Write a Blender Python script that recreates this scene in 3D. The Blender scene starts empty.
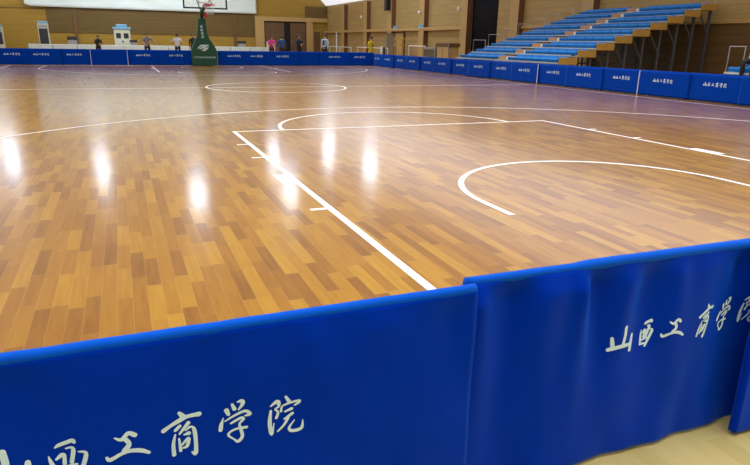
import bpy, bmesh, math, random
from mathutils import Vector, Matrix, noise as mnoise
random.seed(7)
scene = bpy.context.scene
C = scene.collection
PI = math.pi

# ------------------------------------------------------------------ camera
CAM = Vector((-3.713, -2.1932, 1.1296)); YAW, PITCH, ROLL, FPX = 0.3917, -0.304, 0.0184, 603.39
fw = Vector((math.sin(YAW)*math.cos(PITCH), math.cos(YAW)*math.cos(PITCH), math.sin(PITCH)))
r0 = Vector((math.cos(YAW), -math.sin(YAW), 0)); u0 = r0.cross(fw)
rt = r0*math.cos(ROLL) + u0*math.sin(ROLL); up = -r0*math.sin(ROLL) + u0*math.cos(ROLL)
cd = bpy.data.cameras.new('camera'); cam = bpy.data.objects.new('camera', cd); C.objects.link(cam)
m3 = Matrix((rt, up, -fw)).transposed()
cam.matrix_world = Matrix.Translation(CAM) @ m3.to_4x4()
cd.sensor_fit = 'HORIZONTAL'; cd.sensor_width = 36.0; cd.lens = FPX/750*36.0
cd.clip_start = 0.05; cd.clip_end = 300
scene.camera = cam

# ------------------------------------------------------------------ world, view, hall lighting
w = bpy.data.worlds.new('world'); scene.world = w; w.use_nodes = True
w.node_tree.nodes['Background'].inputs[0].default_value = (0.75, 0.85, 1.0, 1)
w.node_tree.nodes['Background'].inputs[1].default_value = 0.25
scene.view_settings.view_transform = 'Standard'; scene.view_settings.look = 'None'
scene.view_settings.gamma = 1.0; scene.view_settings.exposure = -0.1
scene.view_settings.use_curve_mapping = False
scene.cycles.use_denoising = True; scene.cycles.denoising_prefilter = 'ACCURATE'
scene.cycles.use_adaptive_sampling = False
scene.cycles.max_bounces = 6
scene.cycles.sample_clamp_indirect = 6.0

def area_light(name, loc, size, power, color=(1,1,1), spread=PI, rot=(0,0,0), size_y=None):
    l = bpy.data.lights.new(name, 'AREA'); l.energy = power; l.color = color; l.spread = spread
    l.size = size
    if size_y: l.shape = 'RECTANGLE'; l.size_y = size_y
    o = bpy.data.objects.new(name, l); C.objects.link(o); o.location = loc; o.rotation_euler = rot
    return o
# broad unseen fill lights under the ceiling, spread narrowed to avoid floor reflections
LAMP = 52
GLOW_FLAT, GLOW_SLOPE, GLOW_LEFT = 0.11, 0.80, 1.7      # glow strength of the fill panels added under the ceiling
area_light('ceiling_fill', (1.5, 7.0, 7.7), 15.0, 1850, (0.95, 0.98, 1.0), math.radians(100), (0, 0, 0), 23.0)
area_light('ceiling_fill', (1.5, 38, 7.7), 18.0, 1500, (0.95, 0.98, 1.0), math.radians(104), (0, 0, 0), 32.0)
# added fill light for the near barriers, high behind the camera and to the right
area_light('near_fill', (5.5, -9.5, 4.2), 6.0, 260, (0.86, 0.93, 1.0), PI, (math.radians(66), 0, math.radians(40)), 3.0)
# unseen fill light added to brighten the banner
area_light('banner_fill', (-1.0, 51.0, 6.9), 14.0, 520, (0.88, 0.95, 1.0), PI, (math.radians(72), 0, 0), 1.5)

# ------------------------------------------------------------------ materials
def mat(name, color, rough=0.6, metal=0.0, spec=0.5, noise=0.0, nscale=8.0, emit=None, bump=0.0, alpha=None):
    m = bpy.data.materials.new(name); m.use_nodes = True
    nt = m.node_tree; b = nt.nodes['Principled BSDF']
    b.inputs['Base Color'].default_value = (*color, 1); b.inputs['Roughness'].default_value = rough
    b.inputs['Metallic'].default_value = metal; b.inputs['Specular IOR Level'].default_value = spec
    if noise or bump:
        tc = nt.nodes.new('ShaderNodeTexCoord'); nz = nt.nodes.new('ShaderNodeTexNoise')
        nz.inputs['Scale'].default_value = nscale; nz.inputs['Detail'].default_value = 4
        nt.links.new(tc.outputs['Object'], nz.inputs['Vector'])
        if noise:
            mx = nt.nodes.new('ShaderNodeMix'); mx.data_type = 'RGBA'
            mx.inputs[6].default_value = (*[c*(1-noise) for c in color], 1)
            mx.inputs[7].default_value = (*[min(1, c*(1+noise)) for c in color], 1)
            nt.links.new(nz.outputs['Fac'], mx.inputs[0]); nt.links.new(mx.outputs[2], b.inputs['Base Color'])
        if bump:
            bp = nt.nodes.new('ShaderNodeBump'); bp.inputs['Strength'].default_value = bump
            bp.inputs['Distance'].default_value = 0.01
            nt.links.new(nz.outputs['Fac'], bp.inputs['Height']); nt.links.new(bp.outputs['Normal'], b.inputs['Normal'])
    if emit:
        b.inputs['Emission Color'].default_value = (*color, 1); b.inputs['Emission Strength'].default_value = emit
    if alpha is not None:
        b.inputs['Alpha'].default_value = alpha
    return m

def N(nt, t, **kw):
    n = nt.nodes.new(t)
    for k, v in kw.items(): setattr(n, k, v)
    return n
def M_(nt, op, a, b=None):
    n = N(nt, 'ShaderNodeMath', operation=op)
    for i, v in enumerate((a, b)):
        if v is None: continue
        if isinstance(v, (int, float)): n.inputs[i].default_value = v
        else: nt.links.new(v, n.inputs[i])
    return n.outputs[0]

def wood_floor(name, stops, rough, gap_col, width=0.066, length=0.62, spec=0.5, joint=0.35, coat=0.0):
    m = bpy.data.materials.new(name); m.use_nodes = True; nt = m.node_tree; b = nt.nodes['Principled BSDF']
    tc = N(nt, 'ShaderNodeTexCoord'); sp = N(nt, 'ShaderNodeSeparateXYZ'); nt.links.new(tc.outputs['Object'], sp.inputs[0])
    X, Y = sp.outputs[0], sp.outputs[1]
    rx = M_(nt, 'DIVIDE', X, width); row = M_(nt, 'FLOOR', rx); fx = M_(nt, 'FRACT', rx)
    wn = N(nt, 'ShaderNodeTexWhiteNoise', noise_dimensions='1D'); nt.links.new(row, wn.inputs['W'])
    sh = M_(nt, 'MULTIPLY', wn.outputs['Value'], 37.0)
    ry = M_(nt, 'ADD', M_(nt, 'DIVIDE', Y, length), sh); seg = M_(nt, 'FLOOR', ry); fy = M_(nt, 'FRACT', ry)
    cv = N(nt, 'ShaderNodeCombineXYZ'); nt.links.new(row, cv.inputs[0]); nt.links.new(seg, cv.inputs[1])
    w2 = N(nt, 'ShaderNodeTexWhiteNoise', noise_dimensions='2D'); nt.links.new(cv.outputs[0], w2.inputs['Vector'])
    # grain, stretched along the board
    mp = N(nt, 'ShaderNodeMapping'); mp.inputs['Scale'].default_value = (38, 3.0, 1); nt.links.new(tc.outputs['Object'], mp.inputs[0])
    gofs = N(nt, 'ShaderNodeVectorMath', operation='ADD'); nt.links.new(mp.outputs[0], gofs.inputs[0])
    sc = N(nt, 'ShaderNodeVectorMath', operation='SCALE'); nt.links.new(w2.outputs['Color'], sc.inputs[0]); sc.inputs['Scale'].default_value = 60
    nt.links.new(sc.outputs[0], gofs.inputs[1])
    nz = N(nt, 'ShaderNodeTexNoise'); nz.inputs['Scale'].default_value = 1.0; nz.inputs['Detail'].default_value = 3; nt.links.new(gofs.outputs[0], nz.inputs['Vector'])
    v = M_(nt, 'ADD', M_(nt, 'MULTIPLY', w2.outputs['Value'], 0.56), M_(nt, 'MULTIPLY', nz.outputs['Fac'], 0.44))
    cr = N(nt, 'ShaderNodeValToRGB'); e = cr.color_ramp.elements
    e[0].position, e[0].color = stops[0][0], (*stops[0][1], 1); e[1].position, e[1].color = stops[-1][0], (*stops[-1][1], 1)
    for p_, c_ in stops[1:-1]:
        k = e.new(p_); k.color = (*c_, 1)
    nt.links.new(v, cr.inputs[0])
    gx = M_(nt, 'LESS_THAN', M_(nt, 'ABSOLUTE', M_(nt, 'SUBTRACT', fx, 0.5)), 0.5-0.018)
    gy = M_(nt, 'LESS_THAN', M_(nt, 'ABSOLUTE', M_(nt, 'SUBTRACT', fy, 0.5)), 0.5-0.0025)
    g = M_(nt, 'SUBTRACT', 1.0, M_(nt, 'MULTIPLY', gx, gy))
    mx = N(nt, 'ShaderNodeMix', data_type='RGBA'); nt.links.new(M_(nt, 'MULTIPLY', g, joint), mx.inputs[0]); nt.links.new(cr.outputs[0], mx.inputs[6])
    mx.inputs[7].default_value = (*gap_col, 1)
    nt.links.new(mx.outputs[2], b.inputs['Base Color'])
    b.inputs['Roughness'].default_value = rough; b.inputs['Specular IOR Level'].default_value = spec
    if coat: b.inputs['Coat Weight'].default_value = coat; b.inputs['Coat Roughness'].default_value = 0.145; b.inputs['Coat IOR'].default_value = 1.5
    return m

def slat_wall(name, color, pitch=0.35, dark=0.8):
    """acoustic timber panelling: fine horizontal grooves and soft grain"""
    m = bpy.data.materials.new(name); m.use_nodes = True; nt = m.node_tree; b = nt.nodes['Principled BSDF']
    tc = N(nt, 'ShaderNodeTexCoord'); sp = N(nt, 'ShaderNodeSeparateXYZ'); nt.links.new(tc.outputs['Object'], sp.inputs[0])
    f = M_(nt, 'FRACT', M_(nt, 'DIVIDE', sp.outputs[2], pitch)); g = M_(nt, 'LESS_THAN', f, 0.12)
    mp = N(nt, 'ShaderNodeMapping'); mp.inputs['Scale'].default_value = (0.4, 0.4, 5); nt.links.new(tc.outputs['Object'], mp.inputs[0])
    nz = N(nt, 'ShaderNodeTexNoise'); nz.inputs['Scale'].default_value = 1.5; nz.inputs['Detail'].default_value = 4; nt.links.new(mp.outputs[0], nz.inputs['Vector'])
    v = M_(nt, 'ADD', M_(nt, 'MULTIPLY', nz.outputs['Fac'], 0.4), 0.8)
    v = M_(nt, 'MULTIPLY', v, M_(nt, 'SUBTRACT', 1.0, M_(nt, 'MULTIPLY', g, 1-dark)))
    vm = N(nt, 'ShaderNodeVectorMath', operation='SCALE'); vm.inputs[0].default_value = color; nt.links.new(v, vm.inputs['Scale'])
    nt.links.new(vm.outputs[0], b.inputs['Base Color']); b.inputs['Roughness'].default_value = 0.55
    b.inputs['Specular IOR Level'].default_value = 0.3
    return m

def fabric_mat(name, color):
    m = bpy.data.materials.new(name); m.use_nodes = True; nt = m.node_tree; b = nt.nodes['Principled BSDF']
    b.inputs['Roughness'].default_value = 0.42; b.inputs['Specular IOR Level'].default_value = 0.06; b.inputs['Specular Tint'].default_value = (0.03, 0.28, 1, 1)
    b.inputs['Sheen Weight'].default_value = 0.5; b.inputs['Sheen Roughness'].default_value = 0.4
    b.inputs['Sheen Tint'].default_value = (0.03, 0.25, 1, 1)
    tc = N(nt, 'ShaderNodeTexCoord'); nz = N(nt, 'ShaderNodeTexNoise'); nz.inputs['Scale'].default_value = 6; nz.inputs['Detail'].default_value = 5
    nt.links.new(tc.outputs['Object'], nz.inputs['Vector'])
    mx = N(nt, 'ShaderNodeMix', data_type='RGBA'); mx.inputs[6].default_value = (*[c*0.9 for c in color], 1); mx.inputs[7].default_value = (*[c*1.12 for c in color], 1)
    nt.links.new(nz.outputs['Fac'], mx.inputs[0]); nt.links.new(mx.outputs[2], b.inputs['Base Color'])
    n3 = N(nt, 'ShaderNodeTexNoise'); n3.inputs['Scale'].default_value = 420; nt.links.new(tc.outputs['Object'], n3.inputs['Vector'])
    bp = N(nt, 'ShaderNodeBump'); bp.inputs['Strength'].default_value = 0.15; bp.inputs['Distance'].default_value = 0.002
    nt.links.new(n3.outputs['Fac'], bp.inputs['Height']); nt.links.new(bp.outputs['Normal'], b.inputs['Normal'])
    return m

MT = dict(
    court=wood_floor('court_wood', [(0.15, (0.205, 0.080, 0.009)), (0.38, (0.285, 0.120, 0.010)), (0.62, (0.36, 0.170, 0.013)), (0.88, (0.46, 0.245, 0.020))], 0.285, (0.50, 0.33, 0.13), length=0.40, coat=0.92, spec=0.15),
    apron=wood_floor('apron_wood', [(0.0, (0.46, 0.36, 0.12)), (0.5, (0.54, 0.43, 0.155)), (1.0, (0.61, 0.49, 0.20))], 0.4, (0.45, 0.32, 0.13), joint=0.25),
    line=mat('line_paint', (0.86, 0.87, 0.86), 0.285),
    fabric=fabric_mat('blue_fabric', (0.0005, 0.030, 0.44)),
    sleeve=fabric_mat('blue_sleeve_lit_rim', (0.004, 0.085, 0.56)),  # barrier blue lightened to paint in the light on the top rim
    fabric2=fabric_mat('blue_fabric_hall', (0.002, 0.045, 0.40)),
    print=mat('white_print', (0.66, 0.88, 1.0), 0.6, spec=0.1),
    steel=mat('grey_steel', (0.42, 0.44, 0.46), 0.35, 0.8),
    dsteel=mat('dark_steel', (0.035, 0.038, 0.045), 0.45, 0.3),
    legs=mat('grey_leg_paint', (0.085, 0.095, 0.105), 0.45),
    white=mat('white_paint', (0.80, 0.83, 0.84), 0.5),
    wall_y=slat_wall('ochre_panelling', (0.36, 0.23, 0.035), 0.5, 0.9),
    wall_d=slat_wall('brown_panelling', (0.15, 0.098, 0.027), 0.3, 0.75),
    wall_t=slat_wall('tan_panelling', (0.45, 0.325, 0.13), 0.32, 0.86),
    wall_b=slat_wall('walnut_panelling', (0.17, 0.105, 0.036), 0.32, 0.8),
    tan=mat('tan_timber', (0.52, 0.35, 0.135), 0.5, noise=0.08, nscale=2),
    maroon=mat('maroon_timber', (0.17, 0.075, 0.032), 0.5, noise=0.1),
    doorw=mat('door_timber', (0.14, 0.075, 0.030), 0.5, noise=0.15, nscale=3),
    ceil=mat('white_ceiling', (0.80, 0.82, 0.80), 0.8),
    black=mat('black_matte', (0.006, 0.006, 0.008), 0.8),
    navy=mat('black_curtain', (0.004, 0.004, 0.010), 0.9),
    banner=mat('white_banner', (0.74, 0.86, 0.86), 0.7, noise=0.05, nscale=1.2),
    cloth=mat('white_tablecloth', (0.60, 0.70, 0.70), 0.7, noise=0.06, nscale=1.5),
    ac=mat('cream_enamel', (0.60, 0.62, 0.50), 0.4),
    cyan=mat('pale_blue_plastic', (0.18, 0.42, 0.60), 0.4),
    green=mat('green_padding', (0.004, 0.075, 0.040), 0.45),
    red=mat('red_enamel', (0.55, 0.03, 0.04), 0.4),
    net=mat('white_net', (0.7, 0.75, 0.75), 0.8),
    glass=mat('board_glass', (0.75, 0.92, 0.90), 0.05, alpha=0.18),
    seat=mat('blue_seat', (0.004, 0.18, 0.58), 0.5, spec=0.25),
    deck=mat('pale_deck', (0.55, 0.60, 0.62), 0.5),
    ply=mat('yellow_plywood', (0.50, 0.30, 0.060), 0.5, noise=0.12, nscale=4),
    step=mat('orange_step', (0.52, 0.30, 0.16), 0.5),
    skin=mat('skin', (0.45, 0.25, 0.16), 0.6), hair=mat('black_hair', (0.008, 0.007, 0.007), 0.5),
)

# ------------------------------------------------------------------ mesh helpers
def box(bm, a, b, rot=None, piv=None):
    x0, y0, z0 = a; x1, y1, z1 = b
    vs = [bm.verts.new(p) for p in ((x0,y0,z0),(x1,y0,z0),(x1,y1,z0),(x0,y1,z0),(x0,y0,z1),(x1,y0,z1),(x1,y1,z1),(x0,y1,z1))]
    for f in ((3,2,1,0),(4,5,6,7),(0,1,5,4),(1,2,6,5),(2,3,7,6),(3,0,4,7)): bm.faces.new([vs[i] for i in f])
    if rot is not None:
        for v in vs: v.co = rot @ (v.co - Vector(piv)) + Vector(piv)
    return vs
def tube(bm, pts, r, n=8, close=False):
    pts = [Vector(p) for p in pts]; rings = []
    for i, p in enumerate(pts):
        if close: d = (pts[(i+1) % len(pts)] - pts[i-1]).normalized()
        else: d = (pts[min(i+1, len(pts)-1)] - pts[max(i-1, 0)]).normalized()
        h = Vector((0,0,1)) if abs(d.z) < 0.9 else Vector((1,0,0))
        s = d.cross(h).normalized(); t = s.cross(d)
        rr = r[i] if isinstance(r, (list, tuple)) else r
        rings.append([bm.verts.new(p + (s*math.cos(2*PI*k/n) + t*math.sin(2*PI*k/n))*rr) for k in range(n)])
    m = len(rings)
    for i in range(m if close else m-1):
        A, B = rings[i], rings[(i+1) % m]
        for k in range(n): bm.faces.new((A[k], A[(k+1) % n], B[(k+1) % n], B[k]))
    if not close:
        bm.faces.new(rings[0][::-1]); bm.faces.new(rings[-1])
def lathe(bm, prof, n=20, c=(0,0,0)):
    rings = [[bm.verts.new((c[0]+r*math.cos(2*PI*k/n), c[1]+r*math.sin(2*PI*k/n), c[2]+z)) for k in range(n)] for r, z in prof]
    for A, B in zip(rings, rings[1:]):
        for k in range(n): bm.faces.new((A[k], A[(k+1) % n], B[(k+1) % n], B[k]))
    bm.faces.new(rings[0][::-1]); bm.faces.new(rings[-1])
def prism(bm, outline, y0, y1):
    """outline in x,z; extruded along y"""
    A = [bm.verts.new((x, y0, z)) for x, z in outline]; B = [bm.verts.new((x, y1, z)) for x, z in outline]
    n = len(outline); bm.faces.new(A); bm.faces.new(B[::-1])
    for i in range(n): bm.faces.new((A[i], B[i], B[(i+1) % n], A[(i+1) % n]))
def obj(name, bm, material, parent=None, smooth=False, bevel=0.0, loc=None):
    bmesh.ops.recalc_face_normals(bm, faces=bm.faces[:])
    me = bpy.data.meshes.new(name); bm.to_mesh(me); bm.free()
    if isinstance(material, (list, tuple)):
        for x in material: me.materials.append(x)
    else: me.materials.append(material)
    if smooth:
        for p in me.polygons: p.use_smooth = True
    o = bpy.data.objects.new(name, me); C.objects.link(o)
    if parent: o.parent = parent
    if loc: o.location = loc
    if bevel:
        b = o.modifiers.new('Bevel', 'BEVEL'); b.width = bevel; b.segments = 2; b.limit_method = 'ANGLE'
    return o
def B(*boxes):
    bm = bmesh.new()
    for a, b in boxes: box(bm, a, b)
    return bm
def T(pts, r, n=8, close=False):
    bm = bmesh.new(); tube(bm, pts, r, n, close); return bm
def tag(o, label, cat, group=None, kind=None):
    o['label'] = label; o['category'] = cat
    if group: o['group'] = group
    if kind: o['kind'] = kind
    return o
def thing(name, label, cat, loc=(0,0,0), rz=0.0, group=None):
    o = bpy.data.objects.new(name, None); C.objects.link(o); o.location = loc; o.rotation_euler = (0,0,rz)
    o.empty_display_size = 0.1
    return tag(o, label, cat, group)
def struct(name, bm, m, parent=None, bevel=0.0):
    o = obj(name, bm, m, parent, bevel=bevel)
    o['kind'] = 'structure'
    return o
def copy_tree(o, parent=None):
    c = o.copy(); C.objects.link(c)
    if parent: c.parent = parent
    for ch in o.children[:]: copy_tree(ch, c)
    return c

# ------------------------------------------------------------------ brush lettering
def spline(pts, n=5):
    if len(pts) == 2: pts = [pts[0], tuple((a+b)/2 for a, b in zip(*pts)), pts[1]]
    out = []
    for i in range(len(pts)-1):
        p0 = pts[max(i-1, 0)]; p1 = pts[i]; p2 = pts[i+1]; p3 = pts[min(i+2, len(pts)-1)]
        for k in range(n):
            t = k/n
            out.append(tuple(0.5*((2*b) + (-a+c)*t + (2*a-5*b+4*c-d)*t*t + (-a+3*b-3*c+d)*t**3) for a, b, c, d in zip(p0, p1, p2, p3)))
    out.append(pts[-1]); return out
def glyph(bm, key, cx, cz, s, surf, sub=5, cap=10, sx=1.0, shear=0.0, wk=1.0):
    """adds the strokes of one character; surf(x, z) gives the y of the cloth under it"""
    def v(x, z): return bm.verts.new((x, surf(x, z), z))
    for st in GLYPH[key]:
        sp = [(cx+(x*sx+z*shear)*s, cz+z*s, max(w_*s*0.5, 0.0012*s)*wk) for x, z, w_ in spline(st, sub)]
        L, R = [], []
        for i, (x, z, r) in enumerate(sp):
            a = sp[max(i-1, 0)]; b = sp[min(i+1, len(sp)-1)]
            dx, dz = b[0]-a[0], b[1]-a[1]; l = math.hypot(dx, dz) or 1
            nx, nz = -dz/l, dx/l
            L.append(v(x+nx*r, z+nz*r)); R.append(v(x-nx*r, z-nz*r))
        for i in range(len(L)-1): bm.faces.new((L[i], L[i+1], R[i+1], R[i]))
        for x, z, r in (sp[0], sp[-1]):
            if cap: bm.faces.new([v(x+r*math.cos(2*PI*k/cap), z+r*math.sin(2*PI*k/cap)) for k in range(cap)])

GLYPH = {
'shan':[[(-0.0345,0.01,0.0081),(-0.0317,-0.0033,0.0111),(-0.03,-0.0197,0.0112),(-0.0405,-0.0255,0.0102)],[(-0.0407,-0.0246,0.0112),(-0.0059,-0.0181,0.0123),(0.0377,-0.0214,0.0104)],[(0.0053,0.038,0.0122),(0.0072,0.0126,0.0122),(0.0037,-0.018,0.0123)],[(0.0407,0.0059,0.0093),(0.0393,-0.0069,0.0125),(0.0364,-0.038,0.0115)]],
'xi':[[(-0.0188,0.026,0.003),(-0.012,0.0304,0.0074),(0.0023,0.0351,0.0079),(0.0115,0.0379,0.0083),(0.014,0.0339,0.0066)],[(-0.0311,0.0105,0.0022),(-0.0288,-0.0018,0.0065),(-0.0242,-0.0167,0.0079),(-0.0214,-0.0289,0.0066)],[(0.0192,0.013,0.0031),(0.0311,0.0085,0.0072),(0.0264,-0.0118,0.0081),(0.0193,-0.0272,0.0077),(0.0146,-0.0379,0.0063)],[(-0.0192,0.0012,0.0048),(-0.0098,0.0086,0.0088),(-0.0054,0.0074,0.0066),(-0.0068,-0.0106,0.0075)],[(-0.0009,0.0218,0.0035),(0.0084,0.0232,0.0053),(0.0109,0.016,0.0075),(0.0054,-0.0087,0.0076)],[(-0.0153,-0.0193,0.004),(0.0,-0.0164,0.0058),(0.0134,-0.0136,0.0054)],[(-0.0217,-0.0314,0.0058),(-0.0036,-0.03,0.0063),(0.0175,-0.0307,0.0054)]],
'gong':[[(-0.0194,0.0221,0.0035),(-0.008,0.0157,0.008),(0.0046,0.027,0.0086),(0.0155,0.0199,0.0096)],[(-0.0006,0.0138,0.0091),(0.0038,0.0025,0.0091),(-0.0052,-0.0098,0.0112)],[(-0.0371,-0.0165,0.0055),(-0.0319,-0.0232,0.0086),(-0.0122,-0.0153,0.0076),(0.0043,-0.0123,0.0087),(0.0226,-0.0171,0.0093),(0.0371,-0.027,0.0063)]],
'shang':[[(-0.034,0.0175,0.0096),(-0.0197,0.0258,0.008),(-0.0019,0.0343,0.0097),(0.0131,0.0394,0.008),(0.034,0.0392,0.0105)],[(-0.0025,0.0504,0.0074),(0.0051,0.039,0.0126)],[(-0.0123,0.0128,0.0069),(-0.0037,0.0209,0.0069)],[(-0.0136,0.0027,0.004),(-0.0184,-0.0182,0.0069),(-0.0188,-0.0428,0.0082)],[(0.018,0.015,0.0035),(0.0227,0.0057,0.0076),(0.024,-0.0226,0.0077),(0.0218,-0.0504,0.0083),(0.0156,-0.0454,0.0042)],[(-0.0051,0.0029,0.0046),(0.0125,0.0244,0.0081)],[(0.0034,-0.0009,0.0041),(0.0116,0.0003,0.0093)],[(-0.007,-0.0081,0.0041),(-0.0059,-0.0363,0.0064)],[(-0.0029,-0.0239,0.0047),(0.0107,-0.011,0.007),(0.0071,-0.0281,0.007),(-0.0007,-0.0311,0.0047)],[(0.006,0.0082,0.0035),(0.0144,0.0142,0.0058)]],
'xue':[[(-0.0162,0.0313,0.0099),(-0.0129,0.0209,0.0077)],[(-0.0045,0.0431,0.0055),(-0.0005,0.0313,0.0089)],[(0.0061,0.0467,0.0033),(0.0139,0.0474,0.0094),(0.0162,0.0405,0.0084),(0.0077,0.0282,0.0039)],[(-0.0231,0.0142,0.0017),(-0.0278,-0.0008,0.0077),(-0.0299,-0.0134,0.0083)],[(-0.0202,0.0059,0.0033),(0.0025,0.0173,0.0061),(0.0211,0.0218,0.0067),(0.0299,0.012,0.0079),(0.02,0.0107,0.0039)],[(-0.0084,-0.0015,0.005),(0.0111,0.0073,0.0067),(0.0162,0.003,0.0062),(0.0081,-0.0065,0.0051),(0.0105,-0.021,0.0068),(0.0124,-0.0377,0.0074),(0.0034,-0.0474,0.0074),(-0.0045,-0.0406,0.004),(-0.0151,-0.0286,0.0051),(-0.0095,-0.0207,0.0051),(0.0033,-0.0168,0.0051),(0.0219,-0.0176,0.0068)]],
'yuan':[[(-0.0323,0.0274,0.0035),(-0.0184,0.0357,0.0098),(-0.0152,0.0241,0.0058),(-0.0231,0.0182,0.0041),(-0.0173,0.01,0.0052),(-0.0211,-0.0036,0.0064)],[(-0.0322,0.0162,0.0052),(-0.0352,-0.0134,0.0087),(-0.0318,-0.0422,0.0071),(-0.0264,-0.0156,0.0018)],[(-0.0003,0.0434,0.0058),(0.0065,0.0307,0.0082)],[(-0.011,0.0107,0.0058),(-0.0078,0.0224,0.0041),(0.0075,0.0268,0.0053),(0.0277,0.0279,0.0059),(0.0265,0.0231,0.0065),(0.0179,0.0188,0.0035)],[(-0.0027,0.0078,0.0047),(0.0113,0.0118,0.0077)],[(-0.0041,-0.0099,0.0047),(0.013,-0.0003,0.0077)],[(0.0053,-0.0058,0.0065),(-0.005,-0.024,0.0059),(-0.0188,-0.0372,0.0041)],[(0.017,-0.0181,0.003),(0.0053,-0.0345,0.006),(0.0127,-0.0434,0.0078),(0.0319,-0.0411,0.0079),(0.0352,-0.0215,0.0024)]]}
# ================================================================== the hall
XR, YB, YN, ZE, ZC = 15.5, 57.5, -12.0, 4.35, 8.2
XS = XR - (ZC-ZE)*0.97
# floor: glossy court wood, and a duller pale strip outside the near barriers
court = struct('floor', B(((-15.8, -1.02, -0.1), (15.8, YB+0.3, 0.0))), MT['court'])
apron = struct('floor_apron', B(((-15.8, YN, -0.1), (15.8, -1.02, 0.0))), MT['apron'])
bm = bmesh.new(); box(bm, (XR, YN, 0), (XR+0.3, 27.45, ZE+0.15)); box(bm, (XR, 30.4, 0), (XR+0.3, YB+0.3, ZE+0.15))
struct('wall_right', bm, MT['wall_t'])
struct('wall_left', B(((-XR-0.3, YN, 0), (-XR, YB+0.3, ZE+0.15))), MT['wall_t'])
bm = bmesh.new(); prism(bm, [(-XR-0.3, 0), (XR+0.3, 0), (XR+0.3, ZE), (XS, ZC+0.2), (-XS, ZC+0.2), (-XR-0.3, ZE)], YB, YB+0.3)
struct('wall_back', bm, MT['wall_y'])
bm = bmesh.new(); prism(bm, [(-XR-0.3, 0), (XR+0.3, 0), (XR+0.3, ZE), (XS, ZC+0.2), (-XS, ZC+0.2), (-XR-0.3, ZE)], YN-0.3, YN)
struct('wall_front', bm, MT['wall_t'])
bm = bmesh.new(); prism(bm, [(-XR-0.4, ZE), (-XS, ZC), (XS, ZC), (XR+0.4, ZE), (XR+0.4, ZE+0.2), (XS, ZC+0.2), (-XS, ZC+0.2), (-XR-0.4, ZE+0.2)], YN-0.3, YB+0.3)
struct('ceiling', bm, MT['ceil'])
# glowing panels added as fill light: the flat field and both slopes
def add_glow_panel(name, a, b2, e):
    m = mat(name+'_daylight', (0.86, 0.90, 1.0), 0.6, emit=e)
    n = Vector((b2[1]-a[1], 0, -(b2[0]-a[0]))).normalized()*0.03
    if n.z > 0: n = -n
    bm = bmesh.new(); prism(bm, [(a[0], a[1]), (b2[0], b2[1]), (b2[0]+n.x, b2[1]+n.z), (a[0]+n.x, a[1]+n.z)], YN+0.5, YB-0.05)
    struct(name, bm, m)
def lerp(p, q, t): return (p[0]+(q[0]-p[0])*t, p[1]+(q[1]-p[1])*t)
add_glow_panel('glow_panel_1', (-XS+0.3, ZC), (XS-0.3, ZC), GLOW_FLAT)
add_glow_panel('glow_panel_2', lerp((XR, ZE), (XS, ZC), 0.04), lerp((XR, ZE), (XS, ZC), 0.96), GLOW_SLOPE)
add_glow_panel('glow_panel_3', lerp((-XR, ZE), (-XS, ZC), 0.04), lerp((-XR, ZE), (-XS, ZC), 0.96), GLOW_LEFT)
# dark recess behind the tall opening in the right wall
bm = bmesh.new()
box(bm, (XR+0.3, 27.15, 0), (XR+2.5, 27.45, ZE)); box(bm, (XR+0.3, 30.4, 0), (XR+2.5, 30.7, ZE)); box(bm, (XR+2.5, 27.15, 0), (XR+2.7, 30.7, ZE)); box(bm, (XR+0.3, 27.15, ZE), (XR+2.7, 30.7, ZE+0.2))
struct('wall_recess', bm, MT['black'])
# right wall: pilasters with dark flanks, long beam, walnut lower panels at the near part
tn = 0
def trim(bm, m, bevel=0.0):
    global tn
    tn += 1
    return struct('trim_%d' % tn, bm, m, bevel=bevel)
bm = B(((XR-0.35, 30.4, 1.985), (XR, YB, 2.19))); trim(bm, MT['tan'], 0.01)
bm = B(((XR-0.12, YN, 1.97), (XR, 26.6, 2.10))); trim(bm, MT['tan'], 0.01)
trim(B(((XR-0.06, YN, 0), (XR, 24.4, 1.97))), MT['wall_b'])
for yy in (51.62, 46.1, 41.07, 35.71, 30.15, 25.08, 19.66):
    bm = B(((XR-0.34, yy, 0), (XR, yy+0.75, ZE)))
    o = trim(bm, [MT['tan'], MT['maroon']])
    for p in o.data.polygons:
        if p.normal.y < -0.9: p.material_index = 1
# back wall: brown panel field, posts and the lintel over the double door
trim(B(((-9.0, YB-0.06, 1.52), (8.3, YB, 6.5))), MT['wall_d'])
trim(B(((13.25, YB-0.06, 3.36), (15.45, YB, 4.4))), MT['wall_d'])
trim(B(((8.35, YB-0.22, 0), (9.2, YB, 2.95))), MT['tan'], 0.01)
trim(B(((13.3, YB-0.22, 0), (13.95, YB, 2.95))), MT['tan'], 0.01)
trim(B(((8.35, YB-0.25, 2.95), (15.45, YB, 3.33))), MT['tan'], 0.01)
trim(B(((-6.98, YB-0.14, 0), (-6.76, YB, 6.5))), MT['maroon'])
trim(B(((6.36, YB-0.14, 0), (6.58, YB, 6.5))), MT['maroon'])
trim(B(((-15.4, YB-0.05, 3.36), (-9.1, YB, 3.42))), MT['wall_d'])
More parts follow.
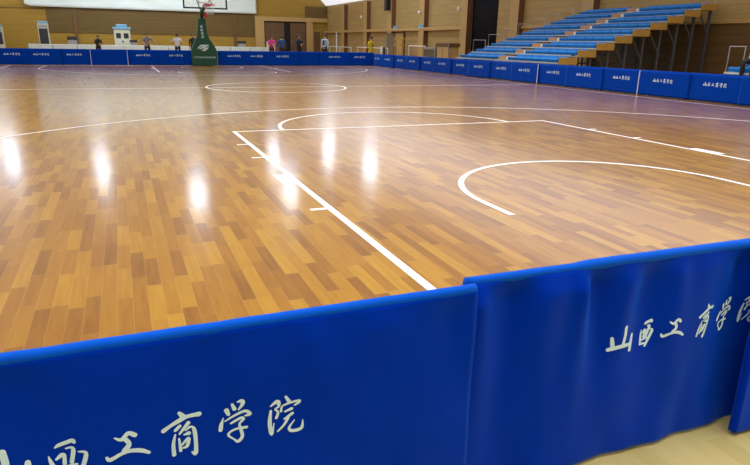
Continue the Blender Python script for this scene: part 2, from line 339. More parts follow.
# doors
d1 = struct('door_1', B(((9.2, YB-0.10, 0), (13.3, YB, 2.95))), MT['black'])
for a, b in ((9.28, 11.12), (11.72, 13.22)):
    l = obj('door_leaf', B(((a, YB-0.16, 0.02), (b, YB-0.10, 2.82))), MT['doorw'], d1, bevel=0.01)
    hx = b-0.12 if a < 11 else a+0.12
    obj('handle', T([(hx, YB-0.20, 0.95), (hx, YB-0.20, 1.25)], 0.02), MT['steel'], l)
d2 = struct('door_2', B(((13.98, YB-0.10, 0), (14.75, YB, 2.2))), MT['tan'])
obj('door_leaf', B(((14.06, YB-0.14, 0.02), (14.68, YB-0.10, 2.12))), MT['doorw'], d2)
d3 = struct('door_3', B(((XR-0.08, 39.3, 0), (XR, 41.05, 1.95))), MT['doorw'])
obj('door_leaf', B(((XR-0.75, 40.95, 0.02), (XR-0.08, 41.02, 1.85))), MT['steel'], d3)
obj('door_leaf', B(((XR-0.12, 39.45, 0.02), (XR-0.08, 40.85, 1.85))), MT['tan'], d3)

# ------------------------------------------------------------------ court markings, painted on the boards
HY, SX, LW = 13.62, 7.87, 0.05
def strip(bm, a, b, w_=LW, z=0.0015):
    a = Vector((*a, z)); b = Vector((*b, z)); d = (b-a).normalized(); n = Vector((-d.y, d.x, 0))*w_/2
    bm.faces.new([bm.verts.new(p) for p in (a-n, b-n, b+n, a+n)])
def arc(bm, c, r, a0, a1, w_=LW, z=0.0018, n=72):
    A, Bv = [], []
    for i in range(n+1):
        t = a0+(a1-a0)*i/n
        A.append(bm.verts.new((c[0]+(r-w_/2)*math.cos(t), c[1]+(r-w_/2)*math.sin(t), z))); Bv.append(bm.verts.new((c[0]+(r+w_/2)*math.cos(t), c[1]+(r+w_/2)*math.sin(t), z)))
    for i in range(n): bm.faces.new((A[i], Bv[i], Bv[i+1], A[i+1]))
def mark(name, fn, far=False):
    bm = bmesh.new(); fn(bm)
    if far:
        for v in bm.verts: v.co.y = 2*HY - v.co.y; 
    obj(name, bm, MT['line'], court)
def lane(bm):
    strip(bm, (-2.425, 0), (-2.425, 5.80)); strip(bm, (2.425, 0), (2.425, 5.80)); strip(bm, (-2.45, 5.775), (2.45, 5.775), z=0.0012)
def lane_marks(bm):
    for s in (-1, 1):
        for y in (1.775, 3.875, 4.725): strip(bm, (s*2.45, y), (s*2.57, y), z=0.0013)
        strip(bm, (s*2.45, 2.8), (s*2.56, 2.8), 0.40, z=0.0013)
def three(bm):
    a = math.acos(6.575/6.725)
    arc(bm, (0, 1.575), 6.725, a, PI-a, n=120)
    yy = 1.575+6.725*math.sin(a)
    strip(bm, (-6.575, 0), (-6.575, yy), z=0.0018); strip(bm, (6.575, 0), (6.575, yy), z=0.0018)
def nocharge(bm):
    arc(bm, (0, 1.575), 1.275, 0, PI)
    strip(bm, (-1.275, 1.2), (-1.275, 1.575)); strip(bm, (1.275, 1.2), (1.275, 1.575))
for far in (False, True):
    mark('lane_line', lane, far); mark('lane_space_mark', lane_marks, far); mark('three_point_line', three, far)
    mark('no_charge_semicircle', nocharge, far)
    mark('free_throw_semicircle', lambda b: arc(b, (0, 5.775), 1.775, 0, PI), far)
    mark('end_line', lambda b: strip(b, (-SX, -0.025), (SX, -0.025)), far)
mark('halfway_line', lambda b: strip(b, (-SX, HY), (SX, HY)))
mark('centre_circle', lambda b: arc(b, (0, HY), 1.775, 0, 2*PI))
for s in (-1, 1): mark('sideline', lambda b: strip(b, (s*SX, -0.05), (s*SX, 2*HY+0.05), z=0.001))

# ================================================================== barriers
TXT = ('shan', 'xi', 'gong', 'shang', 'xue', 'yuan')
HB = 0.612
def cloth_sheet(bm, x0, x1, z0, z1, surf, nx, nz, thick):
    F = [[None]*(nz+1) for _ in range(nx+1)]; K = [[None]*(nz+1) for _ in range(nx+1)]
    for i in range(nx+1):
        for j in range(nz+1):
            x = x0+(x1-x0)*i/nx; z = z0+(z1-z0)*j/nz; y = surf(x, z)
            F[i][j] = bm.verts.new((x, y, z)); K[i][j] = bm.verts.new((x, y+thick, z))
    for i in range(nx):
        for j in range(nz):
            bm.faces.new((F[i][j], F[i+1][j], F[i+1][j+1], F[i][j+1])); bm.faces.new((K[i][j], K[i][j+1], K[i+1][j+1], K[i+1][j]))
    for i in range(nx):
        for j in (0, nz): bm.faces.new((F[i][j], K[i][j], K[i+1][j], F[i+1][j]))
    for j in range(nz):
        for i in (0, nx): bm.faces.new((F[i][j], F[i][j+1], K[i][j+1], K[i][j]))
def fold_fn(folds, amp, seed, zt=HB):
    def f(x, z):
        y = amp*mnoise.noise(Vector((x*5+seed, z*2.2, seed))) + amp*0.5*mnoise.noise(Vector((x*13+seed, z*5, seed*2)))
        y *= min(1, max(0, zt-0.014-z)/0.10)
        for xc, w_, A, L, sl in folds:
            d = max(zt-z, 0)
            y += A*math.exp(-((x-xc-sl*d)/(w_+0.12*d))**2)*math.exp(-d/L)*min(1, max(0, d-0.014)/0.05)
        return y - 0.012
    return f
def near_barrier(label, x0, x1, y, rz, folds, amp, seed, tx, kink=None):
    """local frame: x along the panel, -y towards the photographer"""
    w_ = x1-x0
    t = thing('court_barrier', label, 'barrier', (x0, y, 0), rz, 'large barriers in the foreground')
    f = fold_fn([(a-x0, b, c, d, e) for a, b, c, d, e in folds], amp, seed)
    bm = bmesh.new(); cloth_sheet(bm, 0, w_, 0.012, HB-0.012, f, int(w_/0.011), 54, 0.024)
    obj('fabric_panel', bm, MT['fabric'], t, smooth=True)
    pts = [(0.002+(w_-0.004)*i/60, 0.0, HB-0.011+0.0010*mnoise.noise(Vector((i*0.35, seed, 3)))) for i in range(61)]
    rr = [0.0125]*61
    if kink:
        k = round((kink-x0)/w_*60)
        for q in range(61):
            if q == k: rr[q] = 0.0150
            if q > k: rr[q] = 0.0145; pts[q] = (pts[q][0], pts[q][1], pts[q][2]+0.002)
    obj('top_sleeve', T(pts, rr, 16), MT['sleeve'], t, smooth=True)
    for x in (0.6, w_-0.6):
        obj('support_foot', B(((x-0.015, 0.0, 0.0), (x+0.015, 0.12, 0.008))), MT['steel'], t)
    for key, cx, cz, sx, shr in tx:
        if 0.03 < cx-x0 < w_-0.03:
            bm = bmesh.new(); glyph(bm, key, cx-x0, cz, 1.0, lambda a, b: f(a, b)-0.0012, sx=sx, shear=shr)
            obj('printed_character', bm, MT['print'], t)
    return t
T1 = [('shan', -3.978, 0.391, 1, 0), ('xi', -3.873, 0.387, 1, 0), ('gong', -3.771, 0.3936, 1, 0), ('shang', -3.670, 0.388, 1, 0), ('xue', -3.567, 0.392, 1, 0), ('yuan', -3.462, 0.385, 1, 0)]
T2 = [('shan', -2.530, 0.377, 1, 0), ('xi', -2.436, 0.376, 0.52, 0.18), ('gong', -2.355, 0.388, 1, 0), ('shang', -2.240, 0.389, 0.72, 0.15), ('xue', -2.143, 0.388, 0.8, 0.2), ('yuan', -2.038, 0.395, 0.9, 0.1)]
near_barrier('large blue fabric barrier at the lower left with pale brush lettering', -4.46, -3.013, -1.105, 0,
    [(-3.42, 0.03, -0.010, 0.12, 0.25), (-3.60, 0.02, 0.010, 0.10, -0.2), (-3.25, 0.05, -0.012, 0.25, 0.1), (-3.95, 0.04, 0.010, 0.15, 0.2), (-3.08, 0.03, 0.010, 0.3, 0.05)], 0.010, 3.1, T1)
near_barrier('large blue fabric barrier in the centre foreground, behind the edge of the left one', -3.018, -1.60, -1.066, math.radians(-1.1),
    [(-2.688, 0.014, -0.026, 0.9, 0.05), (-2.635, 0.03, 0.026, 0.8, 0.08), (-2.77, 0.06, -0.020, 0.9, -0.15), (-2.88, 0.04, 0.030, 0.8, -0.02), (-2.985, 0.022, -0.020, 0.9, 0.0), (-2.53, 0.03, -0.016, 0.7, 0.03), (-2.45, 0.03, 0.016, 0.8, -0.05), (-2.36, 0.03, -0.016, 0.8, 0.0), (-2.25, 0.04, -0.012, 0.7, 0.05), (-2.12, 0.035, 0.022, 0.8, 0.1)], 0.014, 8.7, T2, kink=-2.69)
near_barrier('blue fabric barrier cut off by the right edge, showing only its lower corner', -2.085, -0.60, -1.142, math.radians(1.0),
    [(-1.9, 0.03, -0.008, 0.5, 0.05), (-1.7, 0.05, 0.008, 0.4, 0.0)], 0.007, 5.2, [])

def hall_barrier(label, loc, rz, group, variant, text=True, hb=0.60):
    t = thing('court_barrier', label, 'barrier', loc, rz, group)
    f = fold_fn([(random.uniform(-0.6, 0.6), 0.05, random.choice((-1, 1))*0.003, 0.5, 0.1) for _ in range(3)], 0.004, variant*2.7+1, hb)
    bm = bmesh.new(); cloth_sheet(bm, -0.75, 0.75, 0.015, hb, f, 34, 12, 0.02)
    obj('fabric_panel', bm, MT['fabric2'], t, smooth=True)
    obj('top_sleeve', T([(-0.745, 0, hb), (0.745, 0, hb)], 0.013, 8), MT['fabric2'], t, smooth=True)
    for x in (-0.735, 0.735):
        obj('side_pole', T([(x, 0.0, 0.0), (x, 0.0, hb)], 0.010, 6), MT['fabric2'], t)
        obj('support_foot', B(((x*0.6-0.012, -0.01, 0), (x*0.6+0.012, 0.024, 0.010))), MT['steel'], t)
    if text:
        bm = bmesh.new()
        for i, k in enumerate(TXT): glyph(bm, k, (i-2.5)*0.102, hb-0.215, 1.0, lambda a, b: f(a, b)-0.003, sub=2, cap=6, wk=1.35)
        obj('lettering', bm, MT['print'], t)
    return t
ORD = ['first', 'second', 'third', 'fourth', 'fifth', 'sixth', 'seventh', 'eighth', 'ninth', 'tenth', 'eleventh', 'twelfth', 'thirteenth', 'fourteenth', 'fifteenth', 'sixteenth']
GR, GF = 'barriers along the right sideline', 'barriers across the far end'
proto = [hall_barrier('x', (0, 0, 0), 0, GR, i) for i in range(3)]
protf = [hall_barrier('x', (0, 0, 0), 0, GF, i+5, hb=0.66) for i in range(3)]
plain = hall_barrier('x', (0, 0, 0), 0, GF, 4, text=False, hb=0.66)
def white_pole(t, side):
    for c in t.children:
        if c.name.startswith('side_pole') and (c.data.vertices[0].co.x > 0) == (side > 0):
            c.material_slots[0].link = 'OBJECT'; c.material_slots[0].material = MT['white']; c.location.y = -0.036
used = set()
def put(i, src, label, loc, rz, g):
    o = src if src.name not in used else copy_tree(src)
    used.add(src.name)
    o.location = loc; o.rotation_euler = (0, 0, rz); o['label'] = label; o['group'] = g
    return o
row = []
for k in range(16):
    y = 7.63+1.4*k - 1.4
    o = put(k, proto[k % 3], 'blue lettered barrier beside the right sideline, %s from the right edge of the photo' % ORD[k],
        (8.35+(0.045 if k % 2 else 0.0), y, 0), -PI/2 + math.radians(random.uniform(-0.25, 0.25)), GR)
    row.append(o)
for k, (x, txt) in enumerate([(-1.34, 1), (-2.72, 1), (-4.11, 0), (-5.48, 1), (-6.72, 1), (-7.80, 1), (-9.15, 1)]):
    o = put(k, protf[(k+1) % 3] if txt else plain, 'blue %s barrier across the far end, %s to the left of the green hoop stand' % ('lettered' if txt else 'unlettered', ORD[k]),
        (x, 27.42+(0.058 if k % 2 else 0), 0), 0, GF)
    if not txt: white_pole(o, 1); white_pole(o, -1)
for k, (x, txt) in enumerate([(1.25, 1), (2.32, 1), (3.55, 1), (4.88, 0), (6.18, 1), (7.53, 1)]):
    put(k, protf[k % 3] if txt else plain, 'blue %s barrier across the far end, %s to the right of the green hoop stand' % ('lettered' if txt else 'unlettered', ORD[k]),
        (x, 27.42+(0.058 if k % 2 else 0), 0), 0, GF)

white_pole(row[2], -1); white_pole(row[6], 1)
# ================================================================== basketball hoop
h = thing('basketball_hoop', 'portable basketball hoop with green padded stand at the far end of the court', 'basketball hoop', (0, 0, 0))
def arcpts(a, b, bulge, n=6): return [(a[0]+(b[0]-a[0])*i/n + bulge*math.sin(PI*i/n), a[1]+(b[1]-a[1])*i/n) for i in range(n+1)]
outl = [(-0.68, 0.02), (0.46, 0.02), (0.47, 0.62)] + arcpts((0.47, 0.62), (0.14, 1.20), 0.035)[1:] + arcpts((0.14, 1.20), (0.03, 2.04), -0.03)[1:] + [(-0.30, 2.04)] + arcpts((-0.30, 2.04), (-0.42, 1.20), 0.02)[1:] + arcpts((-0.42, 1.20), (-0.69, 0.62), -0.035)[1:]
bm = bmesh.new(); prism(bm, outl, 27.2, 27.36)
obj('front_padding', bm, MT['green'], h, bevel=0.03)
obj('base_box', B(((-0.54, 27.36, 0.03), (0.36, 28.9, 0.34))), MT['green'], h, bevel=0.03)
bm = bmesh.new(); tube(bm, [(-0.1, 28.2, 0.3), (-0.12, 27.5, 1.9), (-0.1, 27.3, 2.35)], 0.08, 8); obj('mast', bm, MT['green'], h)
bm = bmesh.new(); tube(bm, [(0.2, 28.5, 0.3), (0.12, 27.9, 1.25), (-0.02, 27.5, 1.95)], 0.045, 8); obj('back_strut', bm, MT['steel'], h)
obj('arm', T([(-0.1, 27.3, 2.32), (-0.08, 26.1, 2.62)], 0.07, 8), MT['green'], h)
for s in (-1, 1):
    obj('brace', T([(-0.1, 27.3, 2.25), (-0.09+s*0.5, 26.1, 3.2)], 0.03, 6), MT['green'], h)
obj('red_bracket', B(((-0.02, 27.08, 2.10), (0.10, 27.32, 2.26))), MT['red'], h)
bb = obj('backboard', B(((-0.98, 26.04, 2.44), (0.80, 26.07, 3.48))), MT['glass'], h)
bm = bmesh.new()
for a, b in (((-1.01, 26.02, 2.40), (0.83, 26.09, 2.46)), ((-1.01, 26.02, 3.46), (0.83, 26.09, 3.52)), ((-1.01, 26.02, 2.40), (-0.95, 26.09, 3.5)), ((0.77, 26.02, 2.40), (0.83, 26.09, 3.5))): box(bm, a, b)
obj('frame', bm, MT['dsteel'], bb)
bm = bmesh.new()
for a, b in (((-0.385, 26.025, 2.62), (0.205, 26.038, 2.67)), ((-0.385, 26.025, 3.02), (0.205, 26.038, 3.07)), ((-0.385, 26.025, 2.62), (-0.335, 26.038, 3.07)), ((0.155, 26.025, 2.62), (0.205, 26.038, 3.07))): box(bm, a, b)
obj('target_square', bm, MT['white'], bb)
RC = Vector((-0.09+0.12, 25.66, 2.56))
obj('rim', T([RC+Vector((0.225*math.cos(2*PI*k/24), 0.225*math.sin(2*PI*k/24), 0)) for k in range(24)], 0.014, 8, True), MT['red'], h)
obj('rim_plate', B(((RC.x-0.10, 25.86, 2.50), (RC.x+0.10, 26.03, 2.58))), MT['red'], h)
bm = bmesh.new()
for k in range(12):
    for s in (-1, 1):
        tube(bm, [RC+Vector(((0.225-0.09*t)*math.cos(2*PI*k/12+s*0.9*t), (0.225-0.09*t)*math.sin(2*PI*k/12+s*0.9*t), -0.38*t)) for t in (0, 0.33, 0.66, 1)], 0.004, 4)
obj('net', bm, MT['net'], h)
# stand markings: four block characters, an emblem and a line of small lettering (too small to read in the photo)
bm = bmesh.new()
for i in range(4):
    cz = 1.70-0.145*i; cx = -0.175+0.012*i
    for j in range(3): box(bm, (cx-0.055, 27.192, cz-0.05+0.04*j), (cx+0.055, 27.2, cz-0.03+0.04*j))
    box(bm, (cx-0.012, 27.192, cz-0.055), (cx+0.012, 27.2, cz+0.055))
    if i % 2: box(bm, (cx-0.055, 27.192, cz-0.055), (cx-0.035, 27.2, cz+0.05))
obj('vertical_lettering', bm, MT['print'], h)
bm = bmesh.new()
def ribbon(bm, pts, y=27.194):
    sp = spline(pts, 5); L, R = [], []
    for i, (x, z, r) in enumerate(sp):
        a = sp[max(i-1, 0)]; b = sp[min(i+1, len(sp)-1)]; dx, dz = b[0]-a[0], b[1]-a[1]; l = math.hypot(dx, dz) or 1
        L.append(bm.verts.new((x-dz/l*r, y, z+dx/l*r))); R.append(bm.verts.new((x+dz/l*r, y, z-dx/l*r)))
    for i in range(len(L)-1): bm.faces.new((L[i], L[i+1], R[i+1], R[i]))
ex, ez = -0.13, 0.80
ribbon(bm, [(ex-0.28, ez-0.06, 0.008), (ex-0.14, ez+0.07, 0.03), (ex+0.02, ez+0.10, 0.03), (ex+0.20, ez+0.12, 0.006)])
ribbon(bm, [(ex-0.20, ez-0.07, 0.01), (ex-0.06, ez+0.0, 0.03), (ex+0.10, ez+0.05, 0.025), (ex+0.25, ez+0.11, 0.005)])
ribbon(bm, [(ex-0.10, ez-0.10, 0.012), (ex+0.02, ez-0.12, 0.03), (ex+0.14, ez-0.04, 0.03), (ex+0.22, ez+0.04, 0.006)])
ribbon(bm, [(ex-0.02, ez-0.05, 0.02), (ex+0.06, ez-0.03, 0.022), (ex+0.12, ez+0.02, 0.008)])
obj('emblem', bm, MT['print'], h)
bm = bmesh.new(); x = -0.58
for i in range(15):
    w_ = random.uniform(0.035, 0.055)
    box(bm, (x, 27.192, 0.345), (x+w_, 27.2, 0.362)); box(bm, (x, 27.192, 0.395), (x+w_*0.8, 27.2, 0.41)); box(bm, (x, 27.192, 0.345), (x+0.013, 27.2, 0.41))
    if i % 3: box(bm, (x+w_-0.012, 27.192, 0.345), (x+w_, 27.2, 0.41))
    x += 0.064
obj('line_of_lettering', bm, MT['print'], h)

# ================================================================== bleachers
X0, Z0, DX, DZ = 8.8, 0.634, 0.70, 0.2223
def seat_mesh(w_):
    bm = bmesh.new()
    prof = [(0.0, 0.0), (-0.01, 0.075), (0.02, 0.10), (0.18, 0.085), (0.30, 0.095), (0.355, 0.12), (0.40, 0.185), (0.43, 0.185), (0.42, 0.08), (0.40, 0.0)]
    # outline in x,z extruded along y
    prism(bm, prof, 0.012, w_-0.012)
    return bm
def bleacher(label, ya, yb, rows, secs, group, aisle):
    t = thing('bleacher', label, 'bleacher', (0, 0, 0), 0, group)
    seat_src = {}
    for k in range(rows):
        x, z = X0+DX*k, Z0+DZ*k
        obj('deck', B(((x, ya, z-0.022), (x+DX, yb, z+0.022))), MT['deck'], t)
        obj('riser', B(((x+DX-0.03, ya+0.02, z+0.03), (x+DX-0.01, yb-0.02, z+DZ-0.03))), MT['dsteel'], t)
        obj('end_panel', B(((x+0.02, ya-0.035, z-0.04), (x+DX+0.02, ya-0.002, z+0.175))), MT['ply'], t, bevel=0.006)
        for s0, s1, n in secs:
            for j in range(n):
                w_ = (s1-s0)/n
                key = round(w_, 3)
                if key not in seat_src:
                    o = obj('seat', seat_mesh(w_), MT['seat'], t, bevel=0.008); seat_src[key] = o
                else:
                    o = seat_src[key].copy(); C.objects.link(o); o.parent = t
                o.location = (x, s0+w_*j, z+0.03)
        if aisle:
            obj('aisle_step', B(((x+0.10, aisle[0]+0.22, z+0.03), (x+0.66, aisle[1], z+0.15))), MT['step'], t)
            obj('step_edge', B(((x+0.10, aisle[0]+0.02, z+0.03), (x+0.66, aisle[0]+0.20, z+0.13))), MT['white'], t)
        for y in (ya+0.12, (ya+yb)/2, yb-0.12):
            obj('leg', B(((x+DX-0.12, y-0.035, 0), (x+DX-0.04, y+0.035, z-0.03))), MT['legs'], t)
        if k > 1:
            obj('brace', T([(x+DX-0.08, ya+0.12, z-0.75), (x+DX-0.60, ya+0.12, z-0.06)], 0.028, 6), MT['legs'], t)
        if k > 0:
            obj('guard_rail', T([(x+0.06, yb-0.02, z+0.03), (x+0.06, yb-0.02, z+0.47), (x+0.62, yb-0.02, z+0.47), (x+0.62, yb-0.02, z+0.03)], 0.014, 6), MT['steel'], t)
    for z in (0.62, 0.86):
        obj('tie_bar', B(((X0+0.6, ya+0.10, z), (X0+DX*rows*0.72, ya+0.14, z+0.04))), MT['dsteel'], t)
    return t
b1 = bleacher('tiered bleacher of blue seats on black steel legs beside the right wall', 13.59, 19.94, 9, [(13.62, 16.30, 6), (17.06, 19.62, 5)], None, (16.33, 17.03))
x, z = X0+DX*8, Z0+DZ*8
obj('guard_rail', T([(x+0.05, 13.62, z+0.03), (x+0.05, 13.62, z+0.5), (x+0.66, 13.62, z+0.5), (x+0.66, 13.62, z+0.03)], 0.014, 6), MT['steel'], b1)
b2 = bleacher('low end of a second blue-seated bleacher at the right edge of the photo', 5.0, 7.80, 2, [(5.05, 7.72, 5)], None, None)
obj('guard_rail', T([(8.82, 7.78, Z0), (8.82, 7.78, 1.2), (8.82, 7.40, 1.2), (8.82, 7.40, Z0)], 0.014, 6), MT['steel'], b2)

obj('footboard', B(((8.52, 5.0, 0.44), (8.78, 7.8, 0.48)), ((8.62, 5.2, 0), (8.70, 5.3, 0.44)), ((8.62, 7.5, 0), (8.70, 7.6, 0.44))), MT['deck'], b2)
# ================================================================== far end furniture
# long white banner hung on the back wall
bm = bmesh.new(); nx, nz = 90, 14; G = []
for i in range(nx+1):
    col = []
    for j in range(nz+1):
        x = -10.46+(8.5+10.46)*i/nx; z = 3.53+2.9*j/nz
        if i < 2 and j == 0: z += 0.08*(2-i)
        y = YB-0.34 + 0.10*mnoise.noise(Vector((x*0.5+z*0.6, z*0.9, 1))) + 0.05*mnoise.noise(Vector((x*1.3-z, z*1.5, 4)))
        col.append((bm.verts.new((x, y, z)), bm.verts.new((x, y+0.02, z))))
    G.append(col)
for i in range(nx):
    for j in range(nz):
        a, b, c, d = G[i][j], G[i+1][j], G[i+1][j+1], G[i][j+1]
        bm.faces.new((a[0], b[0], c[0], d[0])); bm.faces.new((a[1], d[1], c[1], b[1]))
for i in range(nx):
    for j in (0, nz): bm.faces.new((G[i][j][0], G[i][j][1], G[i+1][j][1], G[i+1][j][0]))
for j in range(nz):
    for i in (0, nx): bm.faces.new((G[i][j][0], G[i][j+1][0], G[i][j+1][1], G[i][j][1]))
tag(obj('banner', bm, MT['banner'], smooth=True), 'long plain white banner hung high on the back wall behind the hoop', 'banner')

# row of cloth-covered tables in front of the back wall
def table(label, x, w_, y=53.0, top=0.615):
    t = thing('long_table', label, 'table', (x, y, 0), 0, 'white-clothed tables along the back wall')
    bm = bmesh.new(); n = 26; rows = [(0.0, 0.40), (0.0, 0.42), (0.02, 0.42)]
    # draped cloth: top sheet and four wavy sides
    per = []
    for i in range(n): per.append((-w_/2+w_*i/n, -0.38, 0, -1))
    for i in range(8): per.append((w_/2, -0.38+0.76*i/8, 1, 0))
    for i in range(n): per.append((w_/2-w_*i/n, 0.38, 0, 1))
    for i in range(8): per.append((-w_/2, 0.38-0.76*i/8, -1, 0))
    r = []
    for lev, z in enumerate((top, top-0.03, 0.3, 0.05)):
        r.append([bm.verts.new((px+nx_*(0.012 if lev else 0)*(1+lev*0.15*math.sin(q*2.1)), py+ny_*(0.012 if lev else 0)*(1+lev*0.45*math.sin(q*2.1)), z)) for q, (px, py, nx_, ny_) in enumerate(per)])
    bm.faces.new(r[0])
    for A, Bq in zip(r, r[1:]):
        for k in range(len(per)): bm.faces.new((A[k], A[(k+1) % len(per)], Bq[(k+1) % len(per)], Bq[k]))
    obj('table_cover', bm, MT['cloth'], t)
    obj('tabletop', B(((-w_/2+0.03, -0.35, top-0.04), (w_/2-0.03, 0.35, top-0.006))), MT['white'], t)
    for sx in (-1, 1):
        for sy in (-1, 1): obj('leg', T([(sx*(w_/2-0.1), sy*0.3, 0), (sx*(w_/2-0.1), sy*0.3, top-0.04)], 0.02, 6), MT['steel'], t)
    return t
tl = ['at the far left of the row, under the tall dark-grilled air conditioner', 'in front of the tall air conditioner with the dark grille', 'with the black case standing on its left half', 'behind the hunched person in dark clothes', 'in front of the cream cabinet with two dark windows',
      'behind the player in the grey patterned top', 'behind the player in the white shirt', 'directly behind the green hoop stand', 'just right of the green hoop stand', 'under the right end of the banner, holding a grey-blue case', 'at the right end of the row, nearest the double door']
n = len(tl); wt = (8.62+10.1)/n
for i, s in enumerate(tl): table('white-clothed long table '+s, -10.1+wt*(i+0.5), wt-0.06)

def air_con(label, x, y, w_, hgt, name='air_conditioner'):
    t = thing(name, label, 'air conditioner', (x, y, 0), 0, 'air conditioners by the back wall')
    obj('body', B(((-w_/2, -0.2, 0), (w_/2, 0.2, hgt-0.18))), MT['ac'], t, bevel=0.03)
    obj('grille', B(((-w_/2+0.06, -0.22, 0.55), (w_/2-0.06, -0.2, hgt-0.55))), MT['dsteel'], t)
    obj('outlet', B(((-w_/2+0.05, -0.215, hgt-0.48), (w_/2-0.05, -0.2, hgt-0.26))), MT['steel'], t)
    obj('top_cap', B(((-w_/2+0.01, -0.19, hgt-0.18), (w_/2-0.01, 0.19, hgt))), MT['cyan'], t, bevel=0.03)
    return t
air_con('tall floor-standing air conditioner with dark grille and pale blue top, behind the white tables', -9.05, 54.2, 0.74, 2.32)
air_con('tall dark-fronted air conditioner cut off by the left edge of the photo', -12.22, 54.2, 0.74, 1.98)
t = thing('ventilation_cabinet', 'cream cabinet with pale blue roof and two square dark openings behind the tables', 'cabinet', (-3.31, 54.2, 0))
obj('body', B(((-0.62, -0.3, 0), (0.62, 0.3, 1.85))), MT['ac'], t, bevel=0.02)
obj('roof', B(((-0.70, -0.36, 1.85), (0.70, 0.36, 2.02))), MT['cyan'], t, bevel=0.03)
obj('roof_cap', B(((-0.42, -0.25, 2.02), (0.42, 0.25, 2.24))), MT['cyan'], t, bevel=0.05)
for s in (-1, 1): obj('opening', B(((s*0.29-0.18, -0.32, 1.15), (s*0.29+0.18, -0.30, 1.55))), MT['dsteel'], t)
obj('latch', B(((-0.06, -0.33, 0.85), (0.06, -0.30, 0.95))), MT['dsteel'], t)

def case(label, x, w_, hgt):
    t = thing('equipment_case', label, 'case', (x, 53.0, 0.616), 0, 'dark cases on the white tables')
    obj('body', B(((-w_/2, -0.2, 0), (w_/2, 0.2, hgt*0.55))), MT['steel'], t, bevel=0.02)
    obj('lid', B(((-w_/2-0.06, -0.22, hgt*0.55), (w_/2+0.02, 0.2, hgt))), MT['dsteel'], t, bevel=0.02)
    obj('catch', B(((-0.05, -0.23, hgt*0.5), (0.05, -0.2, hgt*0.6))), MT['steel'], t)
case('black-topped case on the white table left of the hunched person', -7.0, 0.62, 0.6)
case('small dark case on the white table right of the cream cabinet', -2.5, 0.5, 0.42)
case('grey-blue case on the white table beside the brown post, right of the hoop', 6.25, 0.6, 0.5)
t = thing('storage_box', 'pale blue-grey box standing beside the double door behind the person in pink', 'box', (8.45, 51.5, 0))
obj('body', B(((-0.32, -0.25, 0), (0.32, 0.25, 1.05))), MT['ac'], t, bevel=0.02)
obj('lid', B(((-0.34, -0.27, 1.05), (0.34, 0.27, 1.13))), MT['cyan'], t, bevel=0.02)
obj('panel', B(((-0.22, -0.27, 0.2), (0.1, -0.25, 0.9))), MT['steel'], t)

# black curtain in the tall opening of the right wall
bm = bmesh.new(); n = 70; A, Bv = [], []
for i in range(n+1):
    y = 27.5+2.85*i/n; x = XR+0.2+0.06*math.sin(i*1.35)
    A.append(bm.verts.new((x, y, 0.02))); Bv.append(bm.verts.new((x, y, ZE-0.02)))
for i in range(n): bm.faces.new((A[i], A[i+1], Bv[i+1], Bv[i]))
o = obj('curtain', bm, MT['navy'], smooth=True); s = o.modifiers.new('Solidify', 'SOLIDIFY'); s.thickness = 0.01
tag(o, 'tall black curtain closing the opening in the right wall above the bleacher', 'curtain')

# objects on the right wall
t = thing('loudspeaker', 'small black loudspeaker fixed high on the right wall', 'loudspeaker', (XR-0.34, 41.45, 3.55))
obj('cabinet', B(((-0.35, -0.25, -0.1), (-0.05, 0.25, 0.75))), MT['black'], t, bevel=0.02)
obj('bracket', B(((-0.06, -0.06, 0.2), (0.0, 0.06, 0.4))), MT['dsteel'], t)
obj('grille', B(((-0.36, -0.21, -0.05), (-0.35, 0.21, 0.7))), MT['dsteel'], t)
for y, s in ((40.3, 'left one above the half-open door'), (36.1, 'right one on the pilaster')):
    t = thing('wall_sign', 'small pale cyan sign on the right wall beam, '+s, 'sign', (XR-0.35, y, 2.16), 0, 'cyan signs on the wall beam')
    obj('panel', B(((-0.05, -0.42, 0.0), (-0.003, 0.30, 0.20))), MT['cyan'], t)
    obj('border', B(((-0.045, -0.45, -0.03), (-0.001, 0.33, 0.0))), MT['white'], t)
for y, z, s in ((46.9, 3.1, 'leftmost of the three'), (36.15, 3.05, 'middle one of the three'), (30.9, 3.08, 'beside the tall black curtain')):
    t = thing('wall_lamp', 'small white lamp on a pilaster of the right wall, '+s, 'lamp', (XR-0.34, y, z), 0, 'white lamps on the pilasters')
    obj('arm', T([(0, 0, 0.05), (-0.14, 0, 0.10)], 0.02, 6), MT['steel'], t)
    bm = bmesh.new(); lathe(bm, [(0.02, 0.18), (0.07, 0.13), (0.085, 0.03), (0.055, -0.06), (0.015, -0.08)], 12, (-0.17, 0, 0)); obj('shade', bm, MT['white'], t, smooth=True)

# furniture on the floor beyond the right barriers
t = thing('metal_cart', 'low metal-framed cart with dark front beyond the right barriers', 'cart', (12.0, 27.95, 0))
obj('box', B(((-0.3, -0.62, 0.12), (0.3, 0.62, 0.85))), mat('olive_panel', (0.12, 0.10, 0.045), 0.5), t)
obj('top', B(((-0.34, -0.68, 0.85), (0.34, 0.68, 0.97))), MT['steel'], t, bevel=0.01)
for sx in (-1, 1):
    for sy in (-1, 1): obj('post', T([(sx*0.32, sy*0.66, 0), (sx*0.32, sy*0.66, 0.97)], 0.025, 6), MT['steel'], t)
t = thing('wooden_cabinet', 'taller tan wooden cabinet with brown top right of the low metal cart', 'cabinet', (12.0, 26.5, 0))
obj('body', B(((-0.3, -0.62, 0.05), (0.3, 0.62, 1.02))), MT['tan'], t, bevel=0.01)
obj('top', B(((-0.33, -0.70, 1.02), (0.33, 0.70, 1.20))), MT['doorw'], t, bevel=0.01)
for s in (-1, 1): obj('side_rail', T([(-0.34, s*0.7, 0), (-0.34, s*0.7, 1.18)], 0.025, 6), MT['steel'], t)
